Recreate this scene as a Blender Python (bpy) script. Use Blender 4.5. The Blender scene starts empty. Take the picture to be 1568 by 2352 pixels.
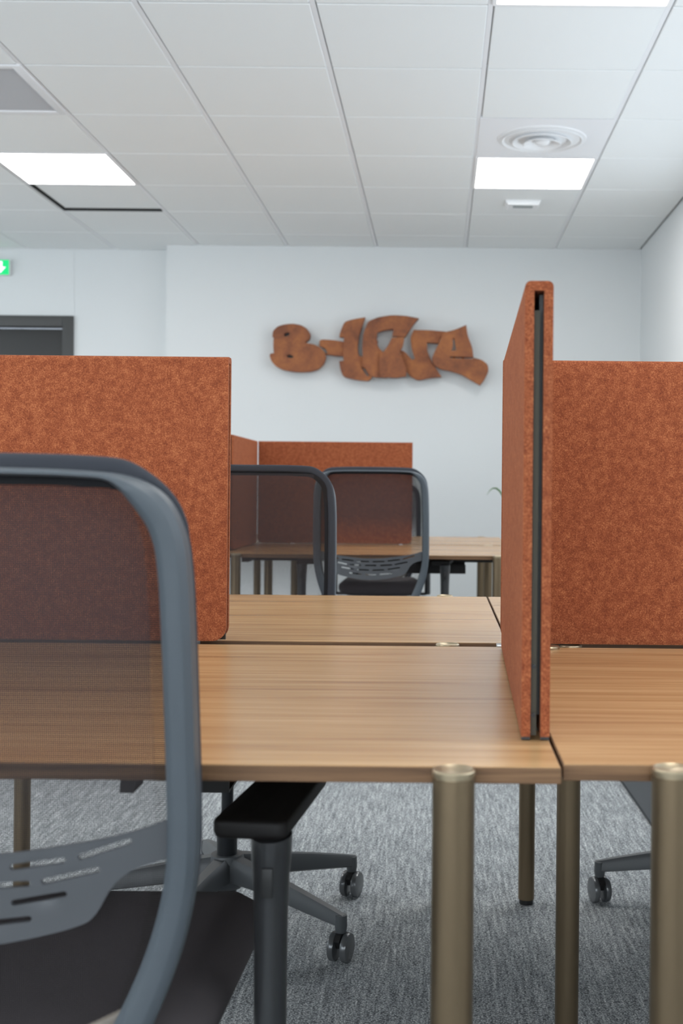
import bpy, bmesh, math, random
from mathutils import Vector, Matrix
from mathutils.geometry import delaunay_2d_cdt
random.seed(7)
PI = math.pi
SC = bpy.context.scene
COL = SC.collection

# ------------------------------------------------------------------ camera, world, light, exposure
FPX, PX, PY, ROLL, HC = 2700.0, 1009.0, 1124.0, 0.0095, 0.997
cd = bpy.data.cameras.new('camera'); cam = bpy.data.objects.new('camera', cd); COL.objects.link(cam)
cd.sensor_fit = 'VERTICAL'; cd.sensor_height = 36.0; cd.lens = 36.0 * FPX / 2352.0
cd.shift_x = -(PX - 784) / 2352.0; cd.shift_y = -(1176 - PY) / 2352.0
cam.matrix_world = Matrix.Translation((0, 0, HC)) @ Matrix.Rotation(PI / 2, 4, 'X') @ Matrix.Rotation(ROLL, 4, 'Z')
cd.dof.use_dof = True; cd.dof.focus_distance = 2.0; cd.dof.aperture_fstop = 6.7; cd.clip_start = 0.02
SC.camera = cam
SC.view_settings.view_transform = 'Standard'; SC.view_settings.look = 'None'
SC.view_settings.gamma = 1.0; SC.view_settings.use_curve_mapping = False
SC.view_settings.exposure = 0.66
LED = 9.0            # emission of the ceiling LED panels
W = bpy.data.worlds.new('world'); SC.world = W; W.use_nodes = True
W.node_tree.nodes['Background'].inputs[0].default_value = (0.72, 0.82, 0.95, 1)
W.node_tree.nodes['Background'].inputs[1].default_value = 0.9

def area(name, loc, rot, sx, sy, power, color):
    l = bpy.data.lights.new(name, 'AREA'); l.shape = 'RECTANGLE'; l.size = sx; l.size_y = sy
    l.energy = power; l.color = color
    o = bpy.data.objects.new(name, l); COL.objects.link(o); o.location = loc; o.rotation_euler = rot
    return o
# daylight through the windows of the right wall and of the wall behind the camera
area('daylight_right', (1.46, 3.2, 1.62), (0, PI / 2 + .15, 0), 1.45, 5.8, 30, (0.86, 0.94, 1.0))
area('daylight_rear', (-1.9, -2.62, 1.55), (PI / 2 + .40, 0, 0), 5.6, 1.5, 112, (0.88, 0.95, 1.0))
area('added_fill_left', (-5.12, 4.2, 1.62), (0, -PI / 2 - .35, 0), 1.45, 6.0, 44, (0.90, 0.96, 1.0))  # added fill from the unseen left side, brightens ceiling and right wall

# ------------------------------------------------------------------ materials
def mat(name, col=(.5, .5, .5), rough=.5, metal=0.0, spec=.5, coat=0.0):
    m = bpy.data.materials.new(name); m.use_nodes = True
    b = m.node_tree.nodes['Principled BSDF']
    b.inputs['Base Color'].default_value = (*col, 1); b.inputs['Roughness'].default_value = rough
    b.inputs['Metallic'].default_value = metal; b.inputs['Specular IOR Level'].default_value = spec
    b.inputs['Coat Weight'].default_value = coat
    return m
def nd(m, t, **k):
    n = m.node_tree.nodes.new(t)
    for a, v in k.items(): setattr(n, a, v)
    return n
def lk(m, a, b): m.node_tree.links.new(a, b)
def coords(m, scale, rot=(0, 0, 0)):
    tc = nd(m, 'ShaderNodeTexCoord'); mp = nd(m, 'ShaderNodeMapping')
    mp.inputs['Scale'].default_value = scale; mp.inputs['Rotation'].default_value = rot
    lk(m, tc.outputs['Object'], mp.inputs['Vector']); return mp.outputs['Vector']
def noise(m, vec, scale, detail=4, rough=.6, dist=0):
    n = nd(m, 'ShaderNodeTexNoise'); n.inputs['Scale'].default_value = scale
    n.inputs['Detail'].default_value = detail; n.inputs['Roughness'].default_value = rough
    n.inputs['Distortion'].default_value = dist
    lk(m, vec, n.inputs['Vector']); return n.outputs['Fac']
def ramp(m, fac, stops):
    r = nd(m, 'ShaderNodeValToRGB'); cr = r.color_ramp
    while len(cr.elements) < len(stops): cr.elements.new(.5)
    for e, (p, c) in zip(cr.elements, stops): e.position = p; e.color = (*c, 1)
    lk(m, fac, r.inputs['Fac']); return r.outputs['Color']
def mixc(m, fac, a, b, mode='MIX'):
    n = nd(m, 'ShaderNodeMix', data_type='RGBA', blend_type=mode)
    if isinstance(fac, float): n.inputs[0].default_value = fac
    else: lk(m, fac, n.inputs[0])
    for i, c in ((6, a), (7, b)):
        if isinstance(c, tuple): n.inputs[i].default_value = (*c, 1)
        else: lk(m, c, n.inputs[i])
    return n.outputs[2]
def math_(m, op, a, b=None, c=None):
    n = nd(m, 'ShaderNodeMath', operation=op)
    for i, v in enumerate((a, b, c)):
        if v is None: continue
        if isinstance(v, (int, float)): n.inputs[i].default_value = v
        else: lk(m, v, n.inputs[i])
    return n.outputs[0]
def bump(m, h, strength, dist=.001):
    b = nd(m, 'ShaderNodeBump'); b.inputs['Strength'].default_value = strength; b.inputs['Distance'].default_value = dist
    lk(m, h, b.inputs['Height']); lk(m, b.outputs['Normal'], m.node_tree.nodes['Principled BSDF'].inputs['Normal'])
def base(m, c): lk(m, c, m.node_tree.nodes['Principled BSDF'].inputs['Base Color'])

def make_felt(name, dark, mid, light):
    m = mat(name, mid, .95, spec=.15)
    m.node_tree.nodes['Principled BSDF'].inputs['Sheen Weight'].default_value = .1
    m.node_tree.nodes['Principled BSDF'].inputs['Sheen Tint'].default_value = (1, .55, .35, 1)
    v = coords(m, (1, 1, 1))
    f1 = noise(m, v, 420, 5, .75, .6); f2 = noise(m, v, 90, 4, .6)
    s = math_(m, 'ADD', math_(m, 'MULTIPLY', f1, .72), math_(m, 'MULTIPLY', f2, .28))
    base(m, ramp(m, s, [(.34, dark), (.5, mid), (.66, light)])); bump(m, f1, .5, .0008)
    return m
M = {}
M['felt'] = make_felt('orange_felt', (.135, .034, .018), (.255, .070, .029), (.50, .185, .080))
M['felt_edge'] = mat('cut_felt_edge', (.62, .16, .06), .9, spec=.1)
w = mat('walnut_laminate', (.5, .3, .18), .27, spec=.6)
v = coords(w, (1.1, 24, 24)); g1 = noise(w, v, 2.2, 6, .62, .25); v2 = coords(w, (2.2, 130, 130)); g2 = noise(w, v2, 2.0, 4, .6)
v3 = coords(w, (.5, 5, 5)); g3 = noise(w, v3, 1.6, 3, .5)
s = math_(w, 'ADD', math_(w, 'ADD', math_(w, 'MULTIPLY', g1, .5), math_(w, 'MULTIPLY', g2, .3)), math_(w, 'MULTIPLY', g3, .2))
base(w, ramp(w, s, [(.34, (.28, .148, .064)), (.46, (.41, .235, .106)), (.56, (.50, .305, .145)), (.7, (.59, .385, .195))]))
bump(w, g2, .06, .0003); M['wood'] = w
w = mat('walnut_edge_band', (.3, .16, .08), .5, spec=.35)
v = coords(w, (1.5, 60, 60)); g1 = noise(w, v, 2.0, 5, .65, .3)
base(w, ramp(w, g1, [(.3, (.07, .034, .015)), (.5, (.145, .075, .034)), (.7, (.23, .125, .06))])); M['wood_edge'] = w
c = mat('carpet', (.2, .2, .2), .97, spec=.1)
v = coords(c, (1, 1, 1)); n1 = noise(c, v, 260, 3, .7)
v2 = coords(c, (75, 5.0, 1)); n2 = noise(c, v2, 1.6, 4, .6)
v3 = coords(c, (1, 1, 1)); n3 = noise(c, v3, 1.7, 2, .5)
v4 = coords(c, (230, 90, 1)); n4 = noise(c, v4, 1.0, 3, .6)
vo = nd(c, 'ShaderNodeTexVoronoi'); vo.inputs['Scale'].default_value = 1.0; vv = coords(c, (290, 230, 1)); lk(c, vv, vo.inputs['Vector'])
vk = math_(c, 'SUBTRACT', .98, vo.outputs['Distance'])
s = math_(c, 'ADD', math_(c, 'MULTIPLY', n1, .46), math_(c, 'MULTIPLY', n2, .25)); s = math_(c, 'ADD', s, math_(c, 'MULTIPLY', vk, .17))
s = math_(c, 'ADD', s, math_(c, 'MULTIPLY', n4, .12))
base(c, ramp(c, s, [(.38, (.08, .085, .092)), (.46, (.20, .212, .22)), (.53, (.37, .39, .40)), (.62, (.78, .79, .78))]))
bump(c, s, .5, .002); M['carpet'] = c
def painted(name, col):
    m = mat(name, col, .85, spec=.2); v = coords(m, (1, 1, 1)); n = noise(m, v, 180, 3, .6); bump(m, n, .08, .0006); return m
M['wall'] = painted('wall_paint', (.695, .72, .725))
M['tile'] = painted('ceiling_tile', (.84, .865, .865)); M['grid'] = mat('ceiling_grid_metal', (.85, .86, .88), .45)
M['groove'] = mat('groove_dark', (.56, .57, .57), .9)
M['grille'] = mat('grille_grey', (.72, .72, .73), .6)
M['white'] = mat('white_plastic', (.82, .83, .84), .4)
M['led_frame'] = mat('led_frame', (.85, .85, .85), .4)
m = mat('led_diffuser', (1, 1, 1), .5); b = m.node_tree.nodes['Principled BSDF']
b.inputs['Emission Color'].default_value = (1, .985, .96, 1); b.inputs['Emission Strength'].default_value = LED; M['led'] = m
M['door'] = mat('door_anthracite', (.035, .036, .036), .45); M['door_frame'] = mat('door_frame_grey', (.055, .056, .055), .5)
m = mat('exit_green', (.0, .42, .13), .4); b = m.node_tree.nodes['Principled BSDF']
b.inputs['Emission Color'].default_value = (0, .60, .16, 1); b.inputs['Emission Strength'].default_value = .55; M['exit'] = m
m = mat('exit_white', (.9, .95, .92), .4); b = m.node_tree.nodes['Principled BSDF']
b.inputs['Emission Color'].default_value = (.9, 1, .93, 1); b.inputs['Emission Strength'].default_value = .8; M['exit_white'] = m
M['bronze'] = mat('champagne_metal_leg', (.205, .150, .092), .36, .82)
M['cap'] = mat('brushed_leg_cap', (.38, .31, .21), .4, .9)
M['lens_grey'] = mat('lens_grey', (.25, .28, .28), .4)
M['black'] = mat('black_plastic', (.012, .012, .012), .5)
M['tray'] = mat('dark_metal_tray', (.02, .019, .018), .6, .2)
M['frame'] = mat('slate_plastic', (.066, .079, .092), .5, spec=.5)
M['lumbar'] = mat('grey_lumbar_plastic', (.075, .078, .085), .42, spec=.5)
M['basem'] = mat('grey_nylon_base', (.065, .07, .075), .42)
M['arm'] = mat('black_arm_plastic', (.028, .029, .031), .32, spec=.6)
M['pad'] = mat('soft_arm_pad', (.010, .0085, .008), .6, spec=.35)
M['wheel'] = mat('caster_wheel', (.12, .125, .13), .22, .35, spec=.6)
M['gas'] = mat('gas_column_black', (.02, .022, .025), .3, .4)
m = mat('seat_fabric', (.085, .073, .076), .9, spec=.3); v = coords(m, (1, 1, 1)); n = noise(m, v, 700, 3, .6); bump(m, n, .25, .0006); M['seat'] = m
M['hem'] = mat('dark_fabric_hem', (.016, .016, .018), .85, spec=.2)
M['trim'] = mat('edge_fabric', (.038, .041, .05), .8, spec=.25)
M['beige'] = mat('warm_grey_rail', (.17, .145, .12), .55)
M['galv'] = mat('grey_metal_strip', (.06, .054, .042), .75, 0, spec=.2)
M['steel'] = mat('zinc_clamp', (.55, .56, .57), .35, .9)
# rusted steel
m = mat('rusted_steel', (.25, .1, .05), .75, .15, spec=.3)
v = coords(m, (1, 1, 1)); n1 = noise(m, v, 7, 5, .6, .4); n2 = noise(m, v, 60, 4, .6)
s = math_(m, 'ADD', math_(m, 'MULTIPLY', n1, .75), math_(m, 'MULTIPLY', n2, .25))
base(m, ramp(m, s, [(.35, (.17, .066, .040)), (.5, (.28, .105, .050)), (.65, (.40, .155, .06))])); M['rust'] = m
M['leaf'] = mat('leaf_green', (.10, .24, .06), .5); M['pot'] = mat('pot_white', (.6, .6, .58), .5); M['soil'] = mat('soil', (.03, .02, .014), .95)
M['slab_grey'] = mat('dark_grey_slab', (.045, .05, .055), .8)
g = bpy.data.materials.new('window_glass'); g.use_nodes = True; b = g.node_tree.nodes['Principled BSDF']
b.inputs['Transmission Weight'].default_value = 1; b.inputs['Roughness'].default_value = 0; b.inputs['IOR'].default_value = 1.1; M['glass'] = g
# woven see-through back mesh: real holes in a procedural weave
m = mat('woven_mesh', (.036, .031, .033), .85, spec=.2)
tc = nd(m, 'ShaderNodeTexCoord'); sx = nd(m, 'ShaderNodeSeparateXYZ'); lk(m, tc.outputs['Object'], sx.inputs[0])
fx = math_(m, 'FRACT', math_(m, 'DIVIDE', sx.outputs['X'], .0018)); fz = math_(m, 'FRACT', math_(m, 'DIVIDE', sx.outputs['Z'], .0018))
dens = nd(m, 'ShaderNodeMapRange'); dens.inputs['From Min'].default_value = .70; dens.inputs['From Max'].default_value = .84
dens.inputs['To Min'].default_value = .18; dens.inputs['To Max'].default_value = .58; lk(m, sx.outputs['Z'], dens.inputs['Value'])
hx = math_(m, 'GREATER_THAN', fx, dens.outputs[0]); hz = math_(m, 'GREATER_THAN', fz, dens.outputs[0])
hole = math_(m, 'MULTIPLY', hx, hz)
tr = nd(m, 'ShaderNodeBsdfTransparent'); mx = nd(m, 'ShaderNodeMixShader')
lk(m, hole, mx.inputs[0]); lk(m, m.node_tree.nodes['Principled BSDF'].outputs[0], mx.inputs[1]); lk(m, tr.outputs[0], mx.inputs[2])
lk(m, mx.outputs[0], m.node_tree.nodes['Material Output'].inputs['Surface']); M['mesh'] = m

m = mat('side_weave', (.025, .022, .022), .85, spec=.2)
tc = nd(m, 'ShaderNodeTexCoord'); sx = nd(m, 'ShaderNodeSeparateXYZ'); lk(m, tc.outputs['Object'], sx.inputs[0])
dens = nd(m, 'ShaderNodeMapRange'); dens.inputs['From Min'].default_value = .68; dens.inputs['From Max'].default_value = .84
dens.inputs['To Min'].default_value = .36; dens.inputs['To Max'].default_value = .74; lk(m, sx.outputs['Z'], dens.inputs['Value'])
hole = math_(m, 'GREATER_THAN', math_(m, 'FRACT', math_(m, 'DIVIDE', sx.outputs['Z'], .0018)), dens.outputs[0])
tr = nd(m, 'ShaderNodeBsdfTransparent'); mx = nd(m, 'ShaderNodeMixShader')
lk(m, hole, mx.inputs[0]); lk(m, m.node_tree.nodes['Principled BSDF'].outputs[0], mx.inputs[1]); lk(m, tr.outputs[0], mx.inputs[2])
lk(m, mx.outputs[0], m.node_tree.nodes['Material Output'].inputs['Surface']); M['hem_mesh'] = m

# ------------------------------------------------------------------ geometry helpers
class G:
    """collects shapes for ONE mesh object"""
    def __init__(s): s.v = []; s.f = []; s.m = []; s.mats = []
    def mi(s, mt):
        if mt not in s.mats: s.mats.append(mt)
        return s.mats.index(mt)
    def add(s, vs, fs, mt):
        o = len(s.v); s.v += [tuple(p) for p in vs]; s.f += [tuple(i + o for i in f) for f in fs]; s.m += [s.mi(mt)] * len(fs)
    def box(s, x0, x1, y0, y1, z0, z1, mt, bev=0.0, seg=2, face_mats=None):
        bm = bmesh.new(); bmesh.ops.create_cube(bm, size=1)
        for v in bm.verts: v.co = Vector((x0 + (v.co.x + .5) * (x1 - x0), y0 + (v.co.y + .5) * (y1 - y0), z0 + (v.co.z + .5) * (z1 - z0)))
        if bev: bmesh.ops.bevel(bm, geom=bm.edges[:], offset=bev, segments=seg, affect='EDGES', profile=.5)
        s.bm(bm, mt); 
    def bm(s, bm, mt, mtx=None):
        bm.verts.ensure_lookup_table(); bm.normal_update()
        for i, v in enumerate(bm.verts): v.index = i
        s.add([(mtx @ v.co) if mtx else v.co for v in bm.verts], [[v.index for v in f.verts] for f in bm.faces], mt); bm.free()
    def lathe(s, prof, mt, origin=(0, 0, 0), axis='Z', n=40):
        """prof: list of (r, h)"""
        vs = []; fs = []; k = len(prof)
        for i in range(n):
            a = 2 * PI * i / n
            for r, h in prof:
                p = (r * math.cos(a), r * math.sin(a), h)
                if axis == 'X': p = (p[2], p[0], p[1])
                if axis == 'Y': p = (p[0], p[2], p[1])
                vs.append((p[0] + origin[0], p[1] + origin[1], p[2] + origin[2]))
        for i in range(n):
            for j in range(k - 1):
                a = i * k + j; b_ = ((i + 1) % n) * k + j
                fs.append((a, b_, b_ + 1, a + 1))
        fs.append(tuple(i * k for i in range(n))); fs.append(tuple(i * k + k - 1 for i in range(n)))
        s.add(vs, fs, mt)
    def prism(s, poly, axis, a, b_, mt):
        """extrude 2D poly along axis. axis 'X': poly=(y,z); 'Y': (x,z); 'Z': (x,y)"""
        def P(p, t):
            return (t, p[0], p[1]) if axis == 'X' else ((p[0], t, p[1]) if axis == 'Y' else (p[0], p[1], t))
        n = len(poly); vs = [P(p, a) for p in poly] + [P(p, b_) for p in poly]
        fs = [tuple(range(n)), tuple(range(2 * n - 1, n - 1, -1))] + [(i, (i + 1) % n, n + (i + 1) % n, n + i) for i in range(n)]
        s.add(vs, fs, mt)
    def sweep(s, path, prof, mt, ref=(0, 1, 0), scales=None, closed=False, refs=None):
        """profile (w,d): w along tangent x ref, d along ref-ish"""
        n = len(path); k = len(prof); vs = []; fs = []
        for i, p in enumerate(path):
            p = Vector(p)
            a = Vector(path[(i - 1) % n] if closed else path[max(i - 1, 0)]); b_ = Vector(path[(i + 1) % n] if closed else path[min(i + 1, n - 1)])
            t = (b_ - a).normalized(); r = Vector(refs[i] if refs else ref)
            wv = t.cross(r).normalized(); dv = wv.cross(t).normalized()
            sc = scales[i] if scales else (1, 1)
            for (pw, pd) in prof: vs.append(p + wv * pw * sc[0] + dv * pd * sc[1])
        m_ = n if closed else n - 1
        for i in range(m_):
            for j in range(k):
                a = i * k + j; b2 = i * k + (j + 1) % k; c_ = ((i + 1) % n) * k + (j + 1) % k; d = ((i + 1) % n) * k + j
                fs.append((a, b2, c_, d))
        if not closed: fs += [tuple(range(k)), tuple(range((n - 1) * k, n * k))]
        s.add(vs, fs, mt)
    def plate(s, outline, holes, fn, mt, thick, step=None):
        """2D plate with holes, triangulated; fn maps (x,z)->(point front, offset direction)"""
        pts = []; edges = []; faces = []
        def loop(l):
            o = len(pts); pts.extend([Vector(p) for p in l]); edges.extend([(o + i, o + (i + 1) % len(l)) for i in range(len(l))])
        loop(outline)
        for h in holes: loop(h)
        if step:
            xs = [p[0] for p in outline]; zs = [p[1] for p in outline]
            x = min(xs) + step * .5
            while x < max(xs):
                z = min(zs) + step * .5
                while z < max(zs):
                    if inside((x, z), outline) and not any(inside((x, z), h) for h in holes): pts.append(Vector((x, z)))
                    z += step
                x += step
        rv, re_, rf, _, _, _ = delaunay_2d_cdt(pts, edges, [], 0, 1e-6)
        keep = []
        for f in rf:
            c_ = sum((rv[i] for i in f), Vector((0, 0))) / len(f)
            if inside(c_, outline) and not any(inside(c_, h) for h in holes): keep.append(list(f))
        bm = bmesh.new(); bv = [bm.verts.new(fn(p.x, p.y)) for p in rv]
        for f in keep:
            try: bm.faces.new([bv[i] for i in f])
            except ValueError: pass
        loose = [v_ for v_ in bm.verts if not v_.link_faces]; bmesh.ops.delete(bm, geom=loose, context='VERTS')
        bmesh.ops.recalc_face_normals(bm, faces=bm.faces[:])
        r = bmesh.ops.extrude_face_region(bm, geom=bm.faces[:])
        for e in r['geom']:
            if isinstance(e, bmesh.types.BMVert): e.co += Vector((0, thick, 0))
        bmesh.ops.recalc_face_normals(bm, faces=bm.faces[:]); s.bm(bm, mt)
    def build(s, name, parent=None, smooth=35, loc=(0, 0, 0), rot=(0, 0, 0), kind=None, subsurf=0):
        me = bpy.data.meshes.new(name); me.from_pydata(s.v, [], s.f)
        for mt in s.mats: me.materials.append(mt)
        me.polygons.foreach_set('material_index', s.m); me.update()
        bm = bmesh.new(); bm.from_mesh(me); bmesh.ops.recalc_face_normals(bm, faces=bm.faces[:])
        if smooth:
            for f in bm.faces: f.smooth = True
            for e in bm.edges:
                if len(e.link_faces) == 2 and e.calc_face_angle(0) > math.radians(smooth): e.smooth = False
        bm.to_mesh(me); bm.free()
        o = bpy.data.objects.new(name, me); COL.objects.link(o); o.location = loc; o.rotation_euler = rot
        if parent: o.parent = parent
        if kind: o['kind'] = kind
        if subsurf:
            md = o.modifiers.new('sub', 'SUBSURF'); md.levels = subsurf; md.render_levels = subsurf
        return o
def inside(p, poly):
    x, y = p[0], p[1]; c_ = False; n = len(poly); j = n - 1
    for i in range(n):
        xi, yi = poly[i]; xj, yj = poly[j]
        if (yi > y) != (yj > y) and x < (xj - xi) * (y - yi) / (yj - yi) + xi: c_ = not c_
        j = i
    return c_
def smooth_path(pts, n=6):
    P = [Vector(p) for p in pts]; out = []
    for i in range(len(P) - 1):
        p0 = P[max(i - 1, 0)]; p1 = P[i]; p2 = P[i + 1]; p3 = P[min(i + 2, len(P) - 1)]
        for k in range(n):
            t = k / n
            out.append(.5 * ((2 * p1) + (p2 - p0) * t + (2 * p0 - 5 * p1 + 4 * p2 - p3) * t * t + (3 * p1 - p0 - 3 * p2 + p3) * t ** 3))
    out.append(P[-1]); return out
def rrect(w_, d, r, n=4):
    out = []
    for cx, cy, a0 in ((w_ / 2 - r, d / 2 - r, 0), (-w_ / 2 + r, d / 2 - r, PI / 2), (-w_ / 2 + r, -d / 2 + r, PI), (w_ / 2 - r, -d / 2 + r, 1.5 * PI)):
        for k in range(n + 1): a = a0 + PI / 2 * k / n; out.append((cx + r * math.cos(a), cy + r * math.sin(a)))
    return out
def tag(o, label, cat, group=None):
    o['label'] = label; o['category'] = cat
    if group: o['group'] = group
    return o
def thing(name, label, cat, loc=(0, 0, 0), rz=0, group=None):
    o = bpy.data.objects.new(name, None); COL.objects.link(o); o.location = loc; o.rotation_euler = (0, 0, rz)
    return tag(o, label, cat, group)
def copy_tree(o, parent=None):
    c_ = o.copy(); COL.objects.link(c_); c_.parent = parent
    for ch in list(o.children): copy_tree(ch, c_)
    return c_

# ------------------------------------------------------------------ room
CZ = 2.627; XR = 1.345; XL = -5.0; YB = 7.93; YB2 = 8.09; YF = -2.6; XC = -1.855
g = G(); g.box(XL - .25, XR + .3, YF - .2, YB2 + .15, -.1, 0, M['carpet']); g.build('floor', kind='structure', smooth=0)
g = G(); g.box(XC, XR + .3, YB, YB2 + .15, 0, CZ + .15, M['wall']); g.build('wall_back', kind='structure', smooth=0)
# recessed back wall with the door opening
DX1, DX0, DZ = -2.525, -3.62, 2.165
g = G(); g.box(DX1 - .001, XC, YB2, YB2 + .15, 0, CZ + .15, M['wall']); g.box(DX0, DX1, YB2, YB2 + .15, DZ, CZ + .15, M['wall'])
g.box(XL - .1, DX0, YB2, YB2 + .15, 0, CZ + .15, M['wall']); g.build('wall_back_recess', kind='structure', smooth=0)
g = G(); g.box(XL - .25, XL, YF, 1.1, 0, CZ + .15, M['wall']); g.box(XL - .25, XL, 7.3, YB2 + .15, 0, CZ + .15, M['wall'])
g.box(XL - .25, XL, 1.1, 7.3, 0, .85, M['wall']); g.box(XL - .25, XL, 1.1, 7.3, 2.4, CZ + .15, M['wall']); g.build('wall_left', kind='structure', smooth=0)
WZ0, WZ1 = .88, 2.38
g = G(); g.box(XR, XR + .25, 6.2, YB2, 0, CZ + .15, M['wall']); g.box(XR, XR + .25, YF, .25, 0, CZ + .15, M['wall'])
g.box(XR, XR + .25, .25, 6.2, 0, WZ0, M['wall']); g.box(XR, XR + .25, .25, 6.2, WZ1, CZ + .15, M['wall']); g.build('wall_right', kind='structure', smooth=0)
g = G(); g.box(XL, XR, YF - .2, YF, 0, .8, M['wall']); g.box(XL, XR, YF - .2, YF, 2.3, CZ + .15, M['wall'])
g.box(XL, -4.7, YF - .2, YF, .8, 2.3, M['wall']); g.box(.9, XR, YF - .2, YF, .8, 2.3, M['wall']); g.build('wall_front', kind='structure', smooth=0)
def window(name, horizontal, a0, a1, z0, z1, at):
    g = G(); t = .05
    def bx(u0, u1, w0, w1):
        if horizontal: g.box(u0, u1, at - .03, at + .03, w0, w1, M['door_frame'], .004)
        else: g.box(at - .03, at + .03, u0, u1, w0, w1, M['door_frame'], .004)
    bx(a0, a1, z0, z0 + t); bx(a0, a1, z1 - t, z1); n = 4
    for i in range(n + 1):
        u = a0 + (a1 - a0 - t) * i / n; bx(u, u + t, z0 + t, z1 - t)
    f = g.build(name, kind='structure')
    g = G()
    if horizontal: g.box(a0, a1, at - .004, at + .004, z0, z1, M['glass'])
    else: g.box(at - .004, at + .004, a0, a1, z0, z1, M['glass'])
    g.build('pane', parent=f)
window('window_1', False, .25, 6.2, WZ0, WZ1, XR + .20)
window('window_added_left', False, 1.1, 7.3, .85, 2.4, XL - .20)  # unseen window, added to go with the left fill light
window('window_2', True, -4.7, .9, .8, 2.3, YF - .14)
# ceiling
g = G(); g.box(XL, XR, YF, YB2, CZ + .020, CZ + .12, M['groove'])
GX0, GY0, T = .16, 3.955, .6
special = {}
def cell(i, j): return (GX0 + i * T, GX0 + (i + 1) * T, GY0 + j * T, GY0 + (j + 1) * T)
LIGHTS = [(0, 3), (0, -1), (-4, 3), (-4, -1), (0, -5), (-4, -5), (-8, 3), (-8, -1)]
DIFF = (0, 2); GRILLE = (-4, 1); DROP = (-4, 4)
for i in range(-9, 2):
    for j in range(-11, 7):
        x0, x1, y0, y1 = cell(i, j)
        x0c, x1c, y0c, y1c = max(x0, XL), min(x1, XR), max(y0, YF), min(y1, YB2)
        if x1c - x0c < .03 or y1c - y0c < .03: continue
        if (i, j) in LIGHTS or (i, j) == GRILLE or (i, j) == DIFF: continue
        if (i, j) == DROP: g.box(x0c + .022, x1c - .010, y0c + .004, y1c - .045, CZ + .004, CZ + .02, M['tile'], .003, 1); g.box(x0c + .006, x1c - .012, y1c - .012, y1c - .006, CZ - .004, CZ + .019, M['black']); g.box(x0c + .006, x0c + .013, y0c + .01, y1c - .012, CZ - .004, CZ + .019, M['black']); continue  # black strips stand in for the shade in the sunken tile's gaps
        rz = CZ
        g.box(x0c + .0105, x1c - .013, y0c + .0045, y1c - .0045, rz, CZ + .04, M['tile'], .003, 1)
for i in range(-9, 3):
    x = GX0 + i * T
    if XL + .02 < x < XR - .01: g.box(x - .0122, x + .006, YF, YB2, CZ + .003, CZ + .03, M['grid'])
for j in range(-10, 8):
    y = GY0 + j * T
    if y < YB2: g.box(XL, XR, y - .005, y + .005, CZ + .0145, CZ + .03, M['groove'])
g.build('ceiling', kind='structure', smooth=0)
# door
g = G()
g.box(DX1 - .075, DX1, YB2 - .02, YB2 + .1, 0, DZ, M['door_frame'], .004); g.box(DX0, DX0 + .075, YB2 - .02, YB2 + .1, 0, DZ, M['door_frame'], .004)
g.box(DX0 + .0751, DX1 - .0751, YB2 - .02, YB2 + .1, DZ - .075, DZ, M['door_frame'], .004); d = g.build('door_1', kind='structure')
g = G(); g.box(DX0 + .08, DX1 - .08, YB2 + .035, YB2 + .085, .005, DZ - .085, M['door'], .003); leaf = g.build('door_leaf', parent=d)
g = G(); g.lathe([(.001, 0), (.026, 0), (.026, .01), (.001, .01)], M['steel'], (DX0 + .15, YB2 + .026, 1.03), 'Y', 20)
g.box(DX0 + .14, DX0 + .27, YB2 - .012, YB2 + .006, 1.02, 1.04, M['steel'], .006); g.box(DX0 + .14, DX0 + .16, YB2 - .01, YB2 + .03, 1.022, 1.038, M['steel'], .004); g.build('door_handle', parent=leaf)
# baseboards
def skirting(name, *b):
    g = G(); g.box(*b, M['white'], .003); g.build(name, kind='structure')
skirting('baseboard_back', XC, XR - .0125, YB - .012, YB - .0002, .0005, .07)
skirting('baseboard_right', XR - .012, XR - .0002, YF, YB - .013, .0005, .07)

# ------------------------------------------------------------------ things on the ceiling and walls
LL = ['square LED ceiling panel straight above the rust letters, behind the round vent', 'LED ceiling panel cut by the top edge of the photo',
      'LED ceiling panel at the left edge, in front of the sunken tile']
for n_, (i, j) in enumerate(LIGHTS):
    x0, x1, y0, y1 = cell(i, j)
    t = thing('ceiling_light', LL[n_] if n_ < 3 else ['LED ceiling panel in the left row above the camera', 'LED ceiling panel in the right row behind the camera', 'LED ceiling panel in the left row behind the camera', 'far left LED ceiling panel in front of the door', 'far left LED ceiling panel above the camera'][n_ - 3],
              'ceiling light', ((x0 + x1) / 2, (y0 + y1) / 2, CZ), group='LED ceiling panels')
    g = G(); h = .298; q = .283
    for a in ((-h, -q, -h, h), (q, h, -h, h), (-q, q, -h, -q), (-q, q, q, h)): g.box(*a, -.003, .018, M['led_frame'])
    g.build('light_frame', parent=t)
    g = G(); pr = rrect(.57, .57, .02, 4); g.prism(pr, 'Z', .0, .012, M['led']); g.build('diffuser', parent=t, smooth=0)
x0, x1, y0, y1 = cell(*DIFF)
t = thing('ceiling_vent', 'round white air diffuser set in a square plate in front of the ceiling light', 'vent', ((x0 + x1) / 2, (y0 + y1) / 2, CZ))
g = G(); out = [(.296 * sx_, .296 * sy_) for sx_, sy_ in ((-1, -1), (1, -1), (1, 1), (-1, 1))]
hole = [(.2 * math.cos(2 * PI * k / 48), .2 * math.sin(2 * PI * k / 48)) for k in range(48)]
bmh = G(); bmh.plate(out, [hole], lambda x, y: (x, 0, y), M['grid'], .01)
g.add([(v_[0], v_[2], v_[1]) for v_ in bmh.v], bmh.f, M['grid']); g.build('face_plate', parent=t, smooth=0)
g = G(); g.lathe([(.198, .0), (.198, .05), (.17, .05), (.17, .055), (.205, .055), (.205, -.004), (.198, -.006)], M['white'], n=64); g.lathe([(.001, .052), (.17, .052), (.17, .058), (.001, .058)], M['groove'], n=48); g.build('duct_collar', parent=t)
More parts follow.
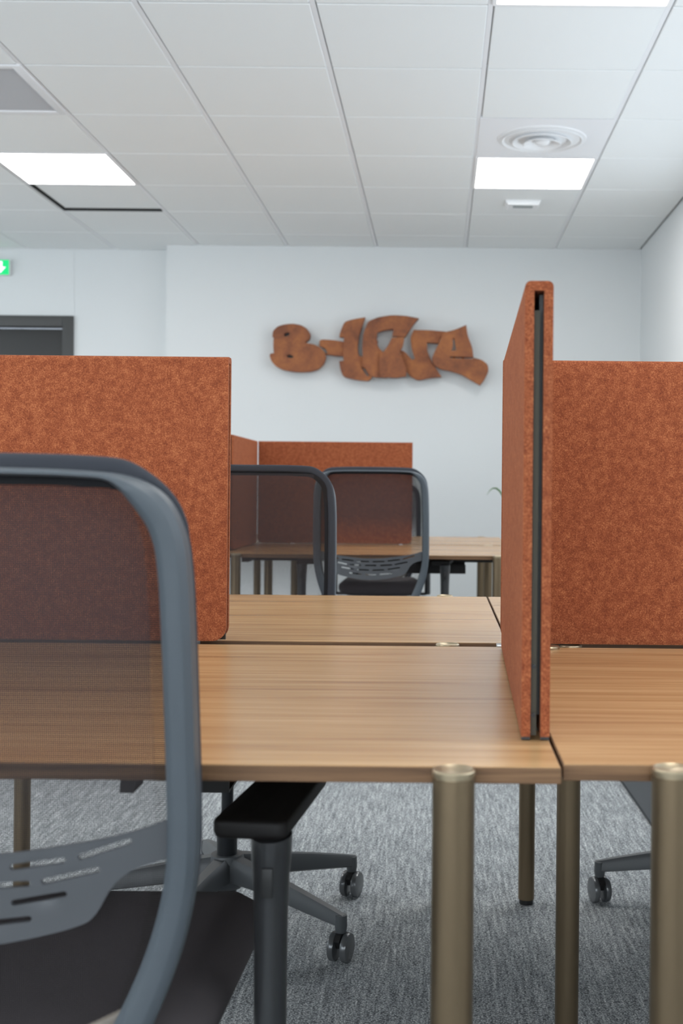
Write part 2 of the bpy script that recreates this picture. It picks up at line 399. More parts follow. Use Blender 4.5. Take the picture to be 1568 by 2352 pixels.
for r0, r1, hz in ((.15, .185, -.018), (.10, .135, -.026), (.045, .085, -.034)):
    g = G(); g.lathe([(r0, hz + .032), (r0 + .012, hz + .020), (r1, hz + .006), (r1 + .004, hz + .008), (r0 + .016, hz + .026), (r0 + .003, hz + .036)], M['white'], n=64); g.build('cone_ring', parent=t)
g = G(); g.lathe([(.001, -.030), (.02, -.029), (.034, -.020), (.036, -.010), (.001, -.008)], M['white'], n=32); g.lathe([(.006, -.01), (.006, .05)], M['white'], n=12); g.build('center_cap', parent=t)
x0, x1, y0, y1 = cell(*GRILLE)
t = thing('return_grille', 'grey slatted air return grille in the ceiling at the left edge', 'vent', ((x0 + x1) / 2, (y0 + y1) / 2, CZ))
g = G()
for a in ((-.297, -.26, -.297, .297), (.26, .297, -.297, .297), (-.26, .26, -.297, -.26), (-.26, .26, .26, .297)): g.box(*a, -.004, .015, M['grid'], .002)
g.build('grille_frame', parent=t)
g = G(); g.box(-.26, .26, -.26, .26, .012, .018, M['grille'])
for k in range(26):
    y = -.255 + k * .0202; g.prism([(y, .0), (y + .003, 0), (y + .011, .012), (y + .008, .012)], 'X', -.26, .26, M['grille'])
g.build('slats', parent=t, smooth=0)
t = thing('emergency_light', 'small white emergency light box on the ceiling behind the LED panel', 'emergency light', (.455, 6.66, CZ))
g = G(); g.prism([(-.10, -.0), (-.085, -.028), (.085, -.028), (.10, 0)], 'Y', -.06, .06, M['white']); g.build('housing', parent=t)
g = G(); g.box(-.055, .055, -.045, -.005, -.034, -.0285, M['lens_grey'], .002); g.build('lens', parent=t)
# exit sign on the recessed wall
t = thing('exit_sign', 'green and white emergency exit sign high on the wall above the door', 'exit sign', (-3.115, YB2 - .001, 2.49))
g = G(); g.box(-.156, .156, -.035, 0, -.053, .053, M['white'], .003); g.build('housing', parent=t)
g = G(); g.box(-.153, .153, -.0375, -.0355, -.051, .051, M['exit']); g.build('green_face', parent=t, smooth=0)
g = G(); ax = .095   # downward arrow
g.prism([(ax - .012, .04), (ax + .012, .04), (ax + .012, .002), (ax + .036, .002), (ax, -.038), (ax - .036, .002), (ax - .012, .002)], 'Y', -.0395, -.038, M['exit_white'])
g.build('arrow_pictogram', parent=t, smooth=0); g = G()
g.prism([(-.12, -.04), (-.12, .04), (-.065, .04), (-.065, -.04)], 'Y', -.0395, -.038, M['exit_white'])
g.build('doorway_pictogram', parent=t, smooth=0); g = G()
g.lathe([(.0005, 0), (.009, 0), (.009, .0015), (.0005, .0015)], M['exit_white'], (-.018, -.0395, .032), 'Y', 16)
g.prism([(-.025, .02), (-.008, .02), (.02, .008), (.018, .003), (-.002, .008), (-.004, -.008), (.02, -.02), (.016, -.042), (.008, -.042), (.010, -.023), (-.012, -.014), (-.022, -.034), (-.045, -.034), (-.045, -.028), (-.028, -.027), (-.02, -.01), (-.022, .006), (-.035, -.002), (-.04, .003)], 'Y', -.0395, -.038, M['exit_white'])
g.build('running_figure', parent=t, smooth=0)

# rust letters: outlines read off the wall, at their real size, standing off the wall on pins
SY = 7.83
def WP(cx, cy):
    u = 560 + cx / 2.529; v_ = 680 + cy / 2.529
    dx, dy = u - PX, PY - v_; c_, s_ = math.cos(ROLL), math.sin(ROLL)
    return ((dx * c_ - dy * s_) / FPX * SY, HC + (dx * s_ + dy * c_) / FPX * SY)
def rnd(pl, n=3):   # soften a hand-read outline
    P = [Vector(p) for p in pl]; out = []; N = len(P)
    for i in range(N):
        a, b_, c_ = P[i - 1], P[i], P[(i + 1) % N]
        ang = (b_ - a).angle(c_ - b_, 0)
        if ang > 1.0: out.append(b_)
        else:
            q0 = b_.lerp(a, .3); q1 = b_.lerp(c_, .3)
            for k in range(n + 1):
                t_ = k / n; out.append(q0 * (1 - t_) ** 2 + b_ * 2 * t_ * (1 - t_) + q1 * t_ * t_)
    return [(p.x, p.y) for p in out]
L = [
 ('letter', 0.0, [(165,237),(168,203),(195,176),(235,164),(285,160),(330,168),(365,188),(385,220),(380,250),(352,270),(400,278),(440,295),(468,325),(476,358),(462,395),(430,425),(385,438),(330,441),(280,438),(225,428),(185,408),(160,380),(148,345),(155,333),(173,332),(170,290),(172,240)],
  [[(232,224),(240,213),(256,211),(266,216),(260,230),(238,236)], [(246,346),(265,339),(291,350),(280,360),(258,358)]]),
 ('hyphen', .03, [(436,256),(452,248),(515,252),(585,263),(580,345),(530,343),(466,333),(482,326),(470,300),(434,286)], []),
 ('letter', .008, [(553,237),(556,215),(582,148),(640,132),(703,122),(688,165),(668,225),(658,290),(662,338),(678,350),(700,347),(735,380),(742,430),(742,470),(724,492),(650,485),(576,468),(560,430),(552,378),(578,374),(574,345),(576,300),(580,237)],
  [[(680,410),(700,418),(728,465),(712,462)]]),
 ('letter', -.022, [(690,349),(688,300),(692,230),(705,190),(722,150),(780,125),(860,113),(940,117),(1015,132),(985,165),(962,200),(935,240),(862,235),(868,193),(820,198),(775,213),(770,260),(782,300),(805,324),(830,360),(830,476),(742,470),(715,430),(690,400)], []),
 ('letter', -.050, [(860,247),(932,245),(925,290),(905,330),(925,380),(945,430),(942,470),(880,479),(795,472),(786,400),(792,345),(820,320),(845,280)], []),
 ('letter', .010, [(985,195),(1080,197),(1172,205),(1140,240),(1128,272),(1062,268),(1065,320),(1090,380),(1147,468),(1080,473),(1010,490),(960,460),(935,420),(915,370),(906,310),(935,322),(975,368),(992,362),(972,300),(966,240)], []),
 ('letter', -.024, [(1165,212),(1220,200),(1290,170),(1298,230),(1325,300),(1332,360),(1380,372),(1415,400),(1420,440),(1395,490),(1370,520),(1320,490),(1260,455),(1200,437),(1140,425),(1104,402),(1090,370),(1105,330),(1130,280),(1148,235)],
  [[(1212,248),(1222,250),(1232,315),(1205,322),(1214,290)], [(1194,352),(1331,358),(1331,366),(1198,362)]]),
]
sx0, sz0 = WP(780, 310)
t = thing('wall_lettering', 'large rusted steel graffiti style lettering mounted on the white back wall', 'wall sign', (sx0, SY, sz0))
for nm, off, pl, hl in L:
    P = lambda q: [(a - sx0, b_ - sz0) for a, b_ in (WP(*p) for p in q)]
    g = G(); o_ = rnd(P(pl)); g.plate(o_, [P(h) for h in hl], lambda x, z: (x, off, z), M['rust'], .052)
    cx = sum(p[0] for p in o_) / len(o_); cz = sum(p[1] for p in o_) / len(o_)
    for dx_ in (-.03, .03):
        if inside((cx + dx_, cz), o_): g.lathe([(.006, off + .051), (.006, YB - SY - .0005)], M['rust'], (cx + dx_, 0, cz), 'Y', 12)
    lt = g.build(nm, parent=t)
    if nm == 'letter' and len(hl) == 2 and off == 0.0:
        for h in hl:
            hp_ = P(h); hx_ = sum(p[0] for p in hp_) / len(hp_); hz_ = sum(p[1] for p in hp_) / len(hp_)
            g = G(); g.prism([(hx_ + (p[0] - hx_) * 1.3, hz_ + (p[1] - hz_) * 1.3) for p in hp_], 'Y', off + .030, off + .04, M['black']); g.build('hole_shade', parent=lt)  # added black plate puts the shade inside the letter's hole

# ------------------------------------------------------------------ desks
DW, TZ, TT = 1.215, .740, .0155
def leg(parent, x, y):
    g = G(); r = .0194
    g.lathe([(.001, .012), (r, .012), (r, TZ - .006), (.001, TZ - .006)], M['bronze'], n=48); lg = g.build('leg', parent=parent, loc=(x, y, 0))
    g = G(); z = TZ
    g.lathe([(.001, z - .006), (r - .0012, z - .006), (r - .0012, z - .0045), (r + .0003, z - .004), (r + .0004, z - .0002), (r - .0005, z + .0014), (r - .0018, z + .0018), (r - .003, z + .001), (r * .6, z - .0014), (.001, z - .0026)], M['cap'], n=48); g.build('leg_cap', parent=lg, smooth=22)
    g = G(); g.lathe([(.001, 0), (r - .003, 0), (r - .002, .012), (.001, .012)], M['black'], n=32); g.build('leg_foot', parent=lg)
def desk(label, x0, y0, y1, legs_y, tray=True, group='wood topped bench desks', tray_y=None, tz=.615, tend=.375, tl=.075):
    """origin at front left corner on floor; legs_y in world Y"""
    t = thing('bench_desk', label, 'desk', (x0, y0, 0), group=group)
    g = G(); D = y1 - y0
    g.box(0, DW, 0, D, TZ - TT, TZ - .0008, M['wood_edge'], .0006, 1)
    g.box(.0012, DW - .0012, .0012, D - .0012, TZ - .0009, TZ, M['wood']); g.build('desktop', parent=t, smooth=0)
    for ly in legs_y:
        for lx in (.1, DW - .1): leg(t, lx, ly - y0)
    g = G(); b0 = D * .5
    g.box(.1, DW - .1, b0 - .02, b0 + .02, TZ - TT - .035, TZ - TT, M['tray'], .002)
    g.box(.085, .115, .21, D - .04, TZ - TT - .03, TZ - TT - .0005, M['tray'], .002); g.box(DW - .115, DW - .085, .21, D - .04, TZ - TT - .02, TZ - TT - .0005, M['tray'], .002)
    g.build('support_beam', parent=t)
    if tray:
        g = G(); ty = tray_y if tray_y is not None else .38
        poly = [(ty, tz), (ty + .13, tz), (ty + .13, .70), (ty + .127, .70), (ty + .127, tz + .003), (ty + .003, tz + .003), (ty + .003, .68), (ty, .68)]
        g.prism(poly, 'X', DW - tend - tl, DW - tend, M['tray']); g.box(DW - tend - .08, DW - tend - .06, ty + .02, ty + .08, tz + .002, TZ - TT, M['tray']); g.build('cable_tray', parent=t)
        g = G(); g.prism([(.776, .684), (.790, .684), (.797, TZ - TT), (.779, TZ - TT)], 'Y', .11, .15, M['tray']); g.build('cable_clip', parent=t)
    return t
SX = .1155
desk('wood desk in the foreground left, behind the nearest mesh chair', SX - DW, 1.09, 1.925, (1.075, 1.948))
desk('wood desk in the foreground right, right of the tall orange divider', SX + .003, 1.104, 1.925, (1.089, 1.948))
desk('wood desk facing the foreground left desk, beyond the gap', SX - DW, 1.972, 2.825, (2.838,))
desk('wood desk behind the wide orange screen on the right', SX + .003, 1.972, 2.825, (2.838,))
IX = .328
desk('far wood desk with the single mesh chair facing away in front of it', IX - DW, 4.57, 5.41, (4.556, 5.433), tz=.642, tend=.215, tl=.45)
desk('far wood desk closest to the back wall, behind the small orange screen', IX - DW, 5.457, 6.40, (6.413,), tray=False)
desk('far wood desk mostly hidden behind the left orange screen', IX - 2 * DW - .003, 4.57, 5.41, (4.556, 5.433))
desk('far left wood desk closest to the back wall', IX - 2 * DW - .003, 5.457, 6.40, (6.413,), tray=False)

# ------------------------------------------------------------------ felt screens
TP, ZB, HP = .0292, .744, .468
def screen(label, x, y, rz, length, cham=(True, True), group=None, near_hardware=False):
    """origin: left end, centre of the thickness; length runs along local +X"""
    t = thing('felt_screen', label, 'desk screen', (x, y, 0), rz, group)
    zt = ZB + HP; st = .0094; r = .022
    g = G()
    ol = []
    def corner(cx, cz, a0, flag, sq):
        if flag: return [(cx + r * math.cos(a0 + PI / 2 * k / 5), cz + r * math.sin(a0 + PI / 2 * k / 5)) for k in range(6)]
        return [sq]
    ol += corner(r, ZB + r, PI, cham[0], (0, ZB)); ol += corner(length - r, ZB + r, 1.5 * PI, cham[1], (length, ZB)); ol += [(length, zt - .010), (0, zt - .010)]
    g.prism(ol, 'Y', -TP / 2, -TP / 2 + st, M['felt']); g.prism(ol, 'Y', TP / 2 - st, TP / 2, M['felt'])
    top = [(-TP / 2, zt - .010)]; rr = .006
    for k in range(6): a = PI - PI / 2 * k / 5; top.append((-TP / 2 + rr + rr * math.cos(a), zt - rr + rr * math.sin(a)))
    for k in range(6): a = PI / 2 - PI / 2 * k / 5; top.append((TP / 2 - rr + rr * math.cos(a), zt - rr + rr * math.sin(a)))
    top += [(TP / 2, zt - .010)]
    g.prism(top, 'X', 0, length, M['felt']); g.build('felt_cover', parent=t)
    g = G(); i0 = TP / 2 - st
    g.box(.0035, length - .0035, i0 - .0062, i0 - .0001, ZB + .001, zt - .03, M['galv']); core = g.build('metal_core', parent=t, smooth=0)
    g = G(); g.box(.016, length - .016, -i0 + .0001, i0 - .0063, ZB + .02, zt - .012, M['black']); g.build('inner_lining', parent=t, smooth=0)
    for bz in (ZB + .022, ZB + .072):
        g = G(); g.lathe([(.001, 0), (.0022, 0), (.0022, .0035), (.001, .0035)], M['black'], (.001, i0 - .003, bz), 'X', 12); g.build('bolt', parent=core)
    return t
def clamps(t, xs, side=-1):
    for cx in xs:
        g = G(); g.box(cx - .02, cx + .02, -.018, .018, TZ, TZ + .004, M['steel'], .001); g.lathe([(.001, 0), (.014, 0), (.014, .003), (.001, .003)], M['steel'], (cx, side * .014, TZ + .001), 'Z', 24); g.build('clamp', parent=t)
def bclamps(t, xs):
    for cx in xs:
        g = G(); g.box(cx - .007, cx + .007, -.0215, .0215, TZ - .012, TZ + .004, M['steel'], .001); g.build('clamp', parent=t)
s1 = screen('orange felt screen on the left, behind the back of the nearest chair', -1.10, 1.948, 0, .751); bclamps(s1, (.05, .695))
s2 = screen('wide orange felt screen on the right, running off the photo edge', .104, 1.953, 0, .76); bclamps(s2, (.012, .70))
s3 = screen('tall orange felt divider seen end on between the two foreground desks', .1006, 1.206, PI / 2 - .0232, .69, (False, False))
for fx0 in (.05, .55): g = G(); g.box(fx0, fx0 + .05, -.012, .012, TZ + .0002, ZB, M['galv'], .0005); g.build('foot_rail', parent=s3)
g = G(); g.box(.0, .006, -TP / 2 + .0004, -TP / 2 + .0092, ZB - .003, ZB, M['black']); g.box(.0, .006, TP / 2 - .0092, TP / 2 - .0004, ZB - .003, ZB, M['black']); g.build('edge_stop', parent=s3)
t = thing('desk_bracket', 'small zinc bracket at the desk gap left of the tall orange divider', 'bracket', (.104, 1.934, TZ))
g = G(); g.box(-.008, .012, -.012, .009, .0, .0035, M['steel'], .0008); g.box(-.008, -.004, -.012, .009, -.012, .0, M['steel'], .0005); g.build('bracket_plate', parent=t)
t = thing('desk_clamp_knob', 'round metal clamp knob on the desk edge right of the tall orange divider', 'clamp', (.181, 1.906, TZ))
g = G(); g.lathe([(.001, 0), (.016, 0), (.0165, .003), (.015, .005), (.001, .0055)], M['cap'], n=32); g.build('knob', parent=t)
s4 = screen('far orange felt screen in front of the back wall, behind the chairs', -.836, 5.434, 0, .71); bclamps(s4, (.16, .66))
s5 = screen('far short orange felt divider standing end on behind the left screen', -.853, 4.78, PI / 2, .63)
for fx0 in (.05, .5): g = G(); g.box(fx0, fx0 + .05, -.012, .012, TZ + .0002, ZB, M['galv'], .0005); g.build('foot_rail', parent=s5)

# ------------------------------------------------------------------ office chair (faces local +Y, origin under the hub)
HWF = .2075
FR = [(0, -.298, 1.000), (.07, -.294, 1.000), (.13, -.285, .9985), (.165, -.279, .994), (.188, -.273, .980), (.200, -.268, .955), (.2045, -.263, .92), (.2065, -.256, .86), (.2075, -.247, .79),
      (.208, -.238, .72), (.2065, -.231, .67), (.200, -.225, .625), (.186, -.221, .575), (.163, -.219, .52), (.135, -.217, .47), (.095, -.208, .425), (.045, -.195, .396), (0, -.19, .388)]
def yback(z):
    pts = [(1.01, -.268), (.92, -.263), (.86, -.256), (.79, -.247), (.72, -.238), (.67, -.231), (.625, -.225), (.575, -.221), (.52, -.219), (.47, -.217)]
    if z >= pts[0][0]: return pts[0][1]
    for (z1, y1), (z0, y0) in zip(pts, pts[1:]):
        if z >= z0: return y0 + (y1 - y0) * (z - z0) / (z1 - z0)
    return pts[-1][1]
def wback(z):
    pts = sorted((p[2], p[0]) for p in FR if p[0] > .06)
    if z <= pts[0][0]: return pts[0][1]
    for (z0, x0), (z1, x1) in zip(pts, pts[1:]):
        if z <= z1: return x0 + (x1 - x0) * (z - z0) / (z1 - z0) if z1 > z0 else x1
    return pts[-1][1]
def make_chair():
    t = thing('office_chair', '', 'office chair', group='mesh back office chairs')
    # base
    g = G()
    g.lathe([(.024, .165), (.036, .165), (.040, .150), (.040, .10), (.034, .09), (.024, .09)], M['basem'], n=32)
    for k in range(5):
        a = 2 * PI * k / 5; d = Vector((math.cos(a), math.sin(a), 0)); R = .337
        pth = [d * .02 + Vector((0, 0, .136)), d * .10 + Vector((0, 0, .127)), d * .22 + Vector((0, 0, .108)), d * (R - .03) + Vector((0, 0, .093)), d * (R + .006) + Vector((0, 0, .0865))]
        prof = [(-.010, .020), (.010, .020), (.017, .010), (.020, -.016), (.014, -.020), (-.014, -.020), (-.020, -.016), (-.017, .010)]
        g.sweep(pth, [(p[0], p[1]) for p in prof], M['basem'], ref=(0, 0, 1), scales=[(1.45, 1.35), (1.1, 1.15), (.85, .95), (.72, .75), (.6, .62)])
        c_ = d * R
        g.lathe([(.001, .062), (.0115, .062), (.0135, .075), (.0125, .098), (.001, .099)], M['basem'], (c_.x, c_.y, 0), 'Z', 20)
    bs = g.build('base', parent=t)
    for k in range(5):
        a = 2 * PI * k / 5; R = .337
        g = G()
        for sgn in (-1, 1):
            pr = [(.001, sgn * .0065), (.024, sgn * .0065), (.0295, sgn * .008), (.0305, sgn * .010), (.0305, sgn * .0175), (.0292, sgn * .0205), (.026, sgn * .0215), (.001, sgn * .0205)]
            g.lathe(pr, M['wheel'], (0, 0, .0305), 'X', 32)
        hood = [(-.030, .030)] + [(.0, .0)] * 0
        hood = [(.031 * math.cos(PI * q / 10 + .35) - .0, .0305 + .0335 * math.sin(PI * q / 10 + .35)) for q in range(0, 8)] + [(-.012, .0305), (.012, .026)]
        g.prism(hood, 'X', -.006, .006, M['black'])
        g.lathe([(.001, .045), (.0095, .045), (.0095, .068), (.001, .068)], M['black'], n=16)
        g.build('caster', parent=bs, loc=(R * math.cos(a), R * math.sin(a), 0))
    g = G(); g.lathe([(.001, .052), (.021, .052), (.0225, .06), (.0235, .235), (.001, .235)], M['gas'], n=28); g.lathe([(.001, .235), (.0135, .235), (.0135, .43), (.001, .43)], M['gas'], n=24); g.build('gas_lift', parent=t)
    g = G(); g.box(-.075, .075, -.13, .10, .375, .418, M['black'], .012, 3); g.box(-.035, .035, -.195, -.08, .362, .408, M['black'], .01, 3); g.build('tilt_mechanism', parent=t)
    # seat: shell and cushion
    def seat_ring(z, grow, front_drop=0):
        out = []
        for k in range(64):
            hx, hy = .208 + grow, .212 + grow; rc = max(.012, .050 + grow * .6)
            qd, kk = divmod(k, 16)
            if qd > 1: rc = max(.02, .125 + grow * .6)
            a = PI / 2 * qd + PI / 2 * kk / 15
            x = (1, -1, -1, 1)[qd] * (hx - rc) + rc * math.cos(a); y = (1, 1, -1, -1)[qd] * (hy - rc) + rc * math.sin(a)
            x *= 1 - .06 * max(0, -y / .235) ; y += .024
            zz = z - (.012 * max(0, (y - .14) / .1) ** 2 if y > .14 else 0) + .010 * (abs(x) / .2) ** 2 * front_drop
            out.append((x, y, zz))
        return out
    def loft(g, rings, mt):
        k = len(rings[0]); vs = [p for r_ in rings for p in r_]; fs = []
        for i in range(len(rings) - 1):
            for j in range(k): fs.append((i * k + j, i * k + (j + 1) % k, (i + 1) * k + (j + 1) % k, (i + 1) * k + j))
        fs.append(tuple(range(k))); fs.append(tuple((len(rings) - 1) * k + j for j in range(k))); g.add(vs, fs, mt)
    g = G(); loft(g, [seat_ring(.436, -.004), seat_ring(.442, .004), seat_ring(.456, .010), seat_ring(.472, .009), seat_ring(.4825, 0), seat_ring(.486, -.018, 1), seat_ring(.487, -.05, 1), seat_ring(.484, -.10, 1), seat_ring(.481, -.16, 0)], M['seat']); g.build('seat_cushion', parent=t, smooth=60)
    g = G(); loft(g, [seat_ring(.412, -.055), seat_ring(.420, -.025), seat_ring(.4355, -.008), seat_ring(.4359, -.03)], M['black']); g.build('seat_shell', parent=t, smooth=60)
    # back frame
    right = smooth_path(FR, 5); left = [Vector((-p.x, p.y, p.z)) for p in reversed(right)][:-1]
    loop = left + right; loop = loop[:-1]
    sc = []
    for p in loop:
        k = min(1, max(0, (.66 - p.z) / .2)); kt = 1 if p.z > .985 else 0
        q = max(0, min(1, (.192 - abs(p.x)) / .045)) if p.z > .9 else 0
        q = q * q * (3 - 2 * q); sc.append((1 + .35 * k - .76 * q, 1 + .1 * k)); p.z += .0085 * q
    prof = [(-.0125, -.012), (-.0115, -.0135), (-.0065, -.0178), (-.005, -.0183), (.005, -.0183), (.0065, -.0178), (.0115, -.0125), (.0125, -.011), (.0125, .010), (.010, .013), (-.010, .013), (-.0125, .010)]
    g = G(); g.sweep(loop, prof, M['frame'], ref=(0, 1, 0), scales=sc, closed=True); fr = g.build('back_frame', parent=t, smooth=28)
    # fabric edge in front of the frame, running a little outside it
    ep = [Vector((p.x * 1.0 + math.copysign(.003, p.x) * min(1, abs(p.x) / .05), p.y + .019, p.z + (.007 if p.z > .95 else .0))) for p in loop if p.z > .47]
    # order from lower left, over the top, to lower right
    g = G(); g.sweep(ep, rrect(.018, .011, .005, 3), M['trim'], ref=(0, 1, 0)); g.build('edge_trim', parent=fr)
    hp = [Vector((p.x * (1 - .0), p.y - .001, p.z)) for p in ep]; cen = Vector((0, -.25, .80))
    hpp = []
    for i, p in enumerate(hp):
        tt = (hp[min(i + 1, len(hp) - 1)] - hp[max(i - 1, 0)]); nrm = Vector((0, 1, 0)).cross(tt).normalized()
        if nrm.dot(cen - p) < 0: nrm.negate()
        hpp.append((p, nrm))
    g = G(); g.sweep([p + n_ * .008 for p, n_ in hpp], rrect(.020, .0032, .0014, 2), M['hem'], ref=(0, 1, 0)); g.build('fabric_hem', parent=fr)
    # mesh
    g = G(); nu, nz = 28, 28; vs = []; fs = []
    z0, z1 = .475, 1.003
    for j in range(nz + 1):
        for i in range(nu + 1):
            u = -1 + 2 * i / nu
            ztop = z1 - (.0 if abs(u) < .8 else .022 * ((abs(u) - .8) / .2) ** 2)
            zlow = z0 + .045 * u * u
            z = zlow + (ztop - zlow) * j / nz; hw = wback(min(z, .98)) + .001
            x = u * hw; bow = -.030 * (1 - u * u) * (1 if z > .6 else 1)
            vs.append((x, yback(z) + .021 + bow * .9, z))
    for j in range(nz):
        for i in range(nu): a = j * (nu + 1) + i; fs.append((a, a + 1, a + nu + 2, a + nu + 1))
    g.add(vs, fs, M['mesh']); mi2 = g.mi(M['hem_mesh'])
    g.m = [mi2 if (q % nu in (0, 1, nu - 2, nu - 1)) else 0 for q in range(len(fs))]; g.build('back_mesh', parent=t)
    # bottom rail carrying the mesh
    g = G(); rl = []
    for i in range(nu + 1):
        u = -1 + 2 * i / nu; z = z0 + .045 * u * u; rl.append((u * (wback(z) - .004), yback(z) + .018 - .027 * (1 - u * u), z - .004))
    g.sweep(rl, rrect(.022, .010, .004, 3), M['beige'], ref=(0, 1, 0)); g.build('lower_rail', parent=t)
    # lumbar plate
    R = [(.2, .704), (.17, .694), (.124, .685), (.048, .6755), (0, .674)]
    B = [(0, .592), (.048, .595), (.10, .605), (.124, .612), (.132, .6175), (.138, .626), (.147, .642), (.156, .652), (.17, .660), (.2, .668)]
    def sp(l, n=4):
        return [(p.x, p.y) for p in smooth_path([(a, b_, 0) for a, b_ in l], n)]
    Rr = sp(R); Br = sp(B)
    ol = Rr + [(-x, z) for x, z in reversed(Rr)][1:] + [(-x, z) for x, z in reversed(Br)] + Br[1:]
    def slot(x0_, za, x1_, zb, h=.0027):
        a = math.atan2(zb - za, x1_ - x0_); d_ = Vector((math.cos(a), math.sin(a))); nrm = Vector((-d_.y, d_.x)); p0 = Vector((x0_, za)) + d_ * h; p1 = Vector((x1_, zb)) - d_ * h
        out_ = []
        for k in range(7): q = PI / 2 + PI * k / 6; out_.append(p0 + (d_ * math.cos(q) + nrm * math.sin(q)) * h)
        for k in range(7): q = -PI / 2 + PI * k / 6; out_.append(p1 + (d_ * math.cos(q) + nrm * math.sin(q)) * h)
        return [(p.x, p.y) for p in out_]
    SL = [(.121, .672, .166, .6855), (.064, .6645, .111, .6705), (.006, .662, .053, .663), (.090, .651, .139, .661), (.036, .6475, .081, .650), (.064, .6325, .111, .640), (.006, .6295, .052, .631), (.034, .6135, .081, .6185)]
    hs = []
    for s_ in SL: hs.append(slot(*s_)); hs.append(slot(-s_[2], s_[3], -s_[0], s_[1]))
    hs.append(slot(-.022, .6475, .022, .6475)); hs.append(slot(-.021, .612, .021, .612))
    def lf(x, z): return (x, yback(z) - .008 - .026 * (1 - min(1, abs(x) / .2) ** 2.4), z + .004)
    g = G(); g.plate(ol, hs, lf, M['lumbar'], .004, .012); g.build('lumbar_support', parent=t, smooth=50)
    # armrests: post with bracket, pad as sub-part
    for sgn in (-1, 1):
        g = G(); px = .262 * sgn; pth = [(px, -.07, z) for z in (.40, .44, .50, .56, .60, .62, .635, .643)]
        prof = [(.017 * math.cos(2 * PI * k / 24), .026 * math.sin(2 * PI * k / 24)) for k in range(24)]
        g.sweep(pth, prof, M['arm'], ref=(0, 1, 0), scales=[(1, 1), (.97, 1), (.97, 1), (1, 1), (1.08, 1.1), (1.18, 1.2), (1.22, 1.28), (1.22, 1.28)])
        g.sweep([(.10 * sgn, -.07, .405), (.20 * sgn, -.07, .402), (.245 * sgn, -.07, .402), (px + .006 * sgn, -.07, .408)], rrect(.045, .016, .006, 3), M['arm'], ref=(0, 0, 1))
        g.box(px - .006, px + .006, -.07 - .0335, -.07 - .030, .588, .618, M['black'], .0015)
        ar = g.build('armrest', parent=t)
        g = G(); ol2 = []
        for (cx, cy, r_, a0) in ((.0385 - .012, -.058 + .012, .012, -PI / 2), (.036 - .030, .195 - .03, .030, 0), (-.036 + .030, .195 - .03, .03, PI / 2), (-.0385 + .012, -.058 + .012, .012, PI)):
            for k in range(7): a = a0 + PI / 2 * k / 6; ol2.append((cx + r_ * math.cos(a), cy + r_ * math.sin(a)))
        rings = []
        for z, s_ in ((.643, .90), (.6445, .965), (.649, 1.0), (.6575, 1.0), (.6605, .98), (.6615, .94), (.6614, .6), (.660, .2)):
            rings.append([(p[0] - (1 - s_) * p[0] if 0 else p[0] * (1 - (1 - s_) * 1.0), (p[1] - .07) * (1 - (1 - s_) * .35) + .07, z) for p in ol2])
        loft(g, rings, M['pad']); g.build('arm_pad', parent=ar, smooth=50, loc=(.247 * sgn, -.035, 0), rot=(0, 0, -.10 * sgn))
    return t
chair0 = make_chair()
def place(o, label, x, y, rz, raise_, base_rot, arm_dx=0.0, arm_in=0.0):
    o['label'] = label; o.location = (x, y, 0); o.rotation_euler = (0, 0, rz)
    for ch in o.children:
        nm = ch.name.split('.')[0]
        if nm == 'base':
            ch.rotation_euler = (0, 0, base_rot - rz)
            for c_ in ch.children: c_.rotation_euler = (0, 0, -base_rot + (.28 if x > 0 else -.28) + random.uniform(-.08, .08))
        elif nm == 'armrest':
            ch.location = (math.copysign(arm_dx, ch.bound_box[0][0]) if arm_dx else 0, 0, raise_)
        elif nm == 'gas_lift': pass
        else: ch.location = (0, 0, raise_)
    return o
chairs = [copy_tree(chair0) for _ in range(4)]
place(chair0, 'nearest mesh back office chair cut by the left edge, seen from behind', -.43, 1.272, 0, .0, math.radians(50))
place(chairs[0], 'mesh office chair facing the camera behind the left wood desk, beside the orange screen edge', -.475, 2.672, PI, .03, math.radians(37))
place(chairs[1], 'mesh office chair seen from behind with slotted lumbar plate, in front of the far desk', -.2576, 4.71, 0, .055, math.radians(20), .02)
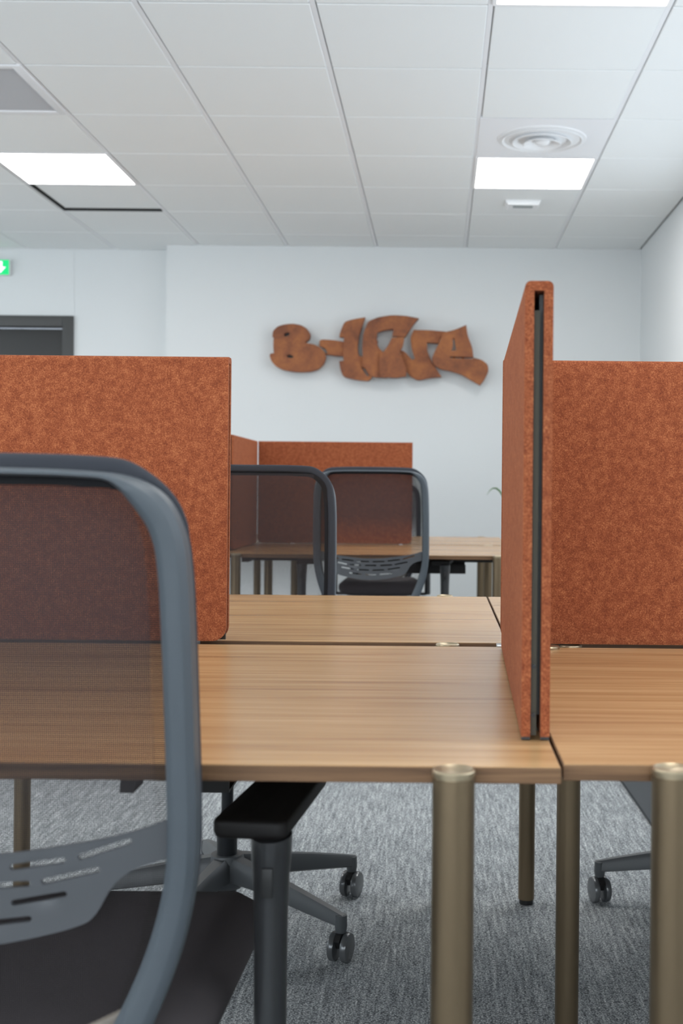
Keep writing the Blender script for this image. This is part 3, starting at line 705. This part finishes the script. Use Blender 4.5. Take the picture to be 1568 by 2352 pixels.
place(chairs[2], 'office chair behind the right wood desk, only a base leg and caster visible', .73, 2.80, PI, .03, math.radians(171))
place(chairs[3], 'office chair closest to the back wall, half hidden behind the far orange screen', -.325, 6.56, PI, .005, math.radians(10))
for c_, u_ in ((chair0, 0), (chairs[0], 1), (chairs[1], 2), (chairs[2], 3), (chairs[3], 4)): pass

# ------------------------------------------------------------------ plant and floor slab
t = thing('potted_plant', 'green potted plant behind the tall orange divider, one leaf tip showing', 'plant', (.52, 6.75, 0))
g = G(); g.lathe([(.001, 0), (.10, 0), (.115, .02), (.14, .30), (.142, .32), (.132, .32), (.128, .29), (.001, .285)], M['pot'], n=40); g.build('pot', parent=t)
g = G(); g.lathe([(.001, .285), (.127, .285), (.10, .295), (.001, .30)], M['soil'], n=30); g.build('soil', parent=t)
g = G()
def leaf_shape(g, a, reach, rise, width, zb=.5):
    d_ = Vector((math.cos(a), math.sin(a), 0)); s_ = Vector((-d_.y, d_.x, 0)); vs = []; fs = []; n = 14
    for i in range(n + 1):
        q = i / n; p = d_ * reach * q + Vector((0, 0, .3 + rise * math.sin(q * 1.9) / math.sin(1.57))); w_ = width * math.sin(PI * min(1, q * .97 + .03)) ** .8 * (.3 + .7 * min(1, q * 2))
        vs += [p - s_ * w_ + Vector((0, 0, .25 * w_)), p, p + s_ * w_ + Vector((0, 0, .25 * w_))]
    for i in range(n):
        for j in range(2): k = i * 3 + j; fs.append((k, k + 1, k + 4, k + 3))
    o_ = len(g.v); g.add(vs, fs, M['leaf'])
leaf_shape(g, PI + .05, .250, .705, .045)
for k in range(9): leaf_shape(g, -1.3 + k * .33, .16 + .03 * (k % 3), .45 + .06 * (k % 4), .02)
o = g.build('leaves', parent=t); md = o.modifiers.new('s', 'SOLIDIFY'); md.thickness = .0012
g = G(); g.prism([(.64, 3.5), (1.32, 3.5), (1.32, 4.35), (.625, 4.35)], 'Z', .0005, .012, M['slab_grey'])  # thin dark grey slab lying on the carpet
tag(g.build('floor_slab', smooth=0), 'dark grey flat slab on the carpet behind the right desk legs', 'mat')
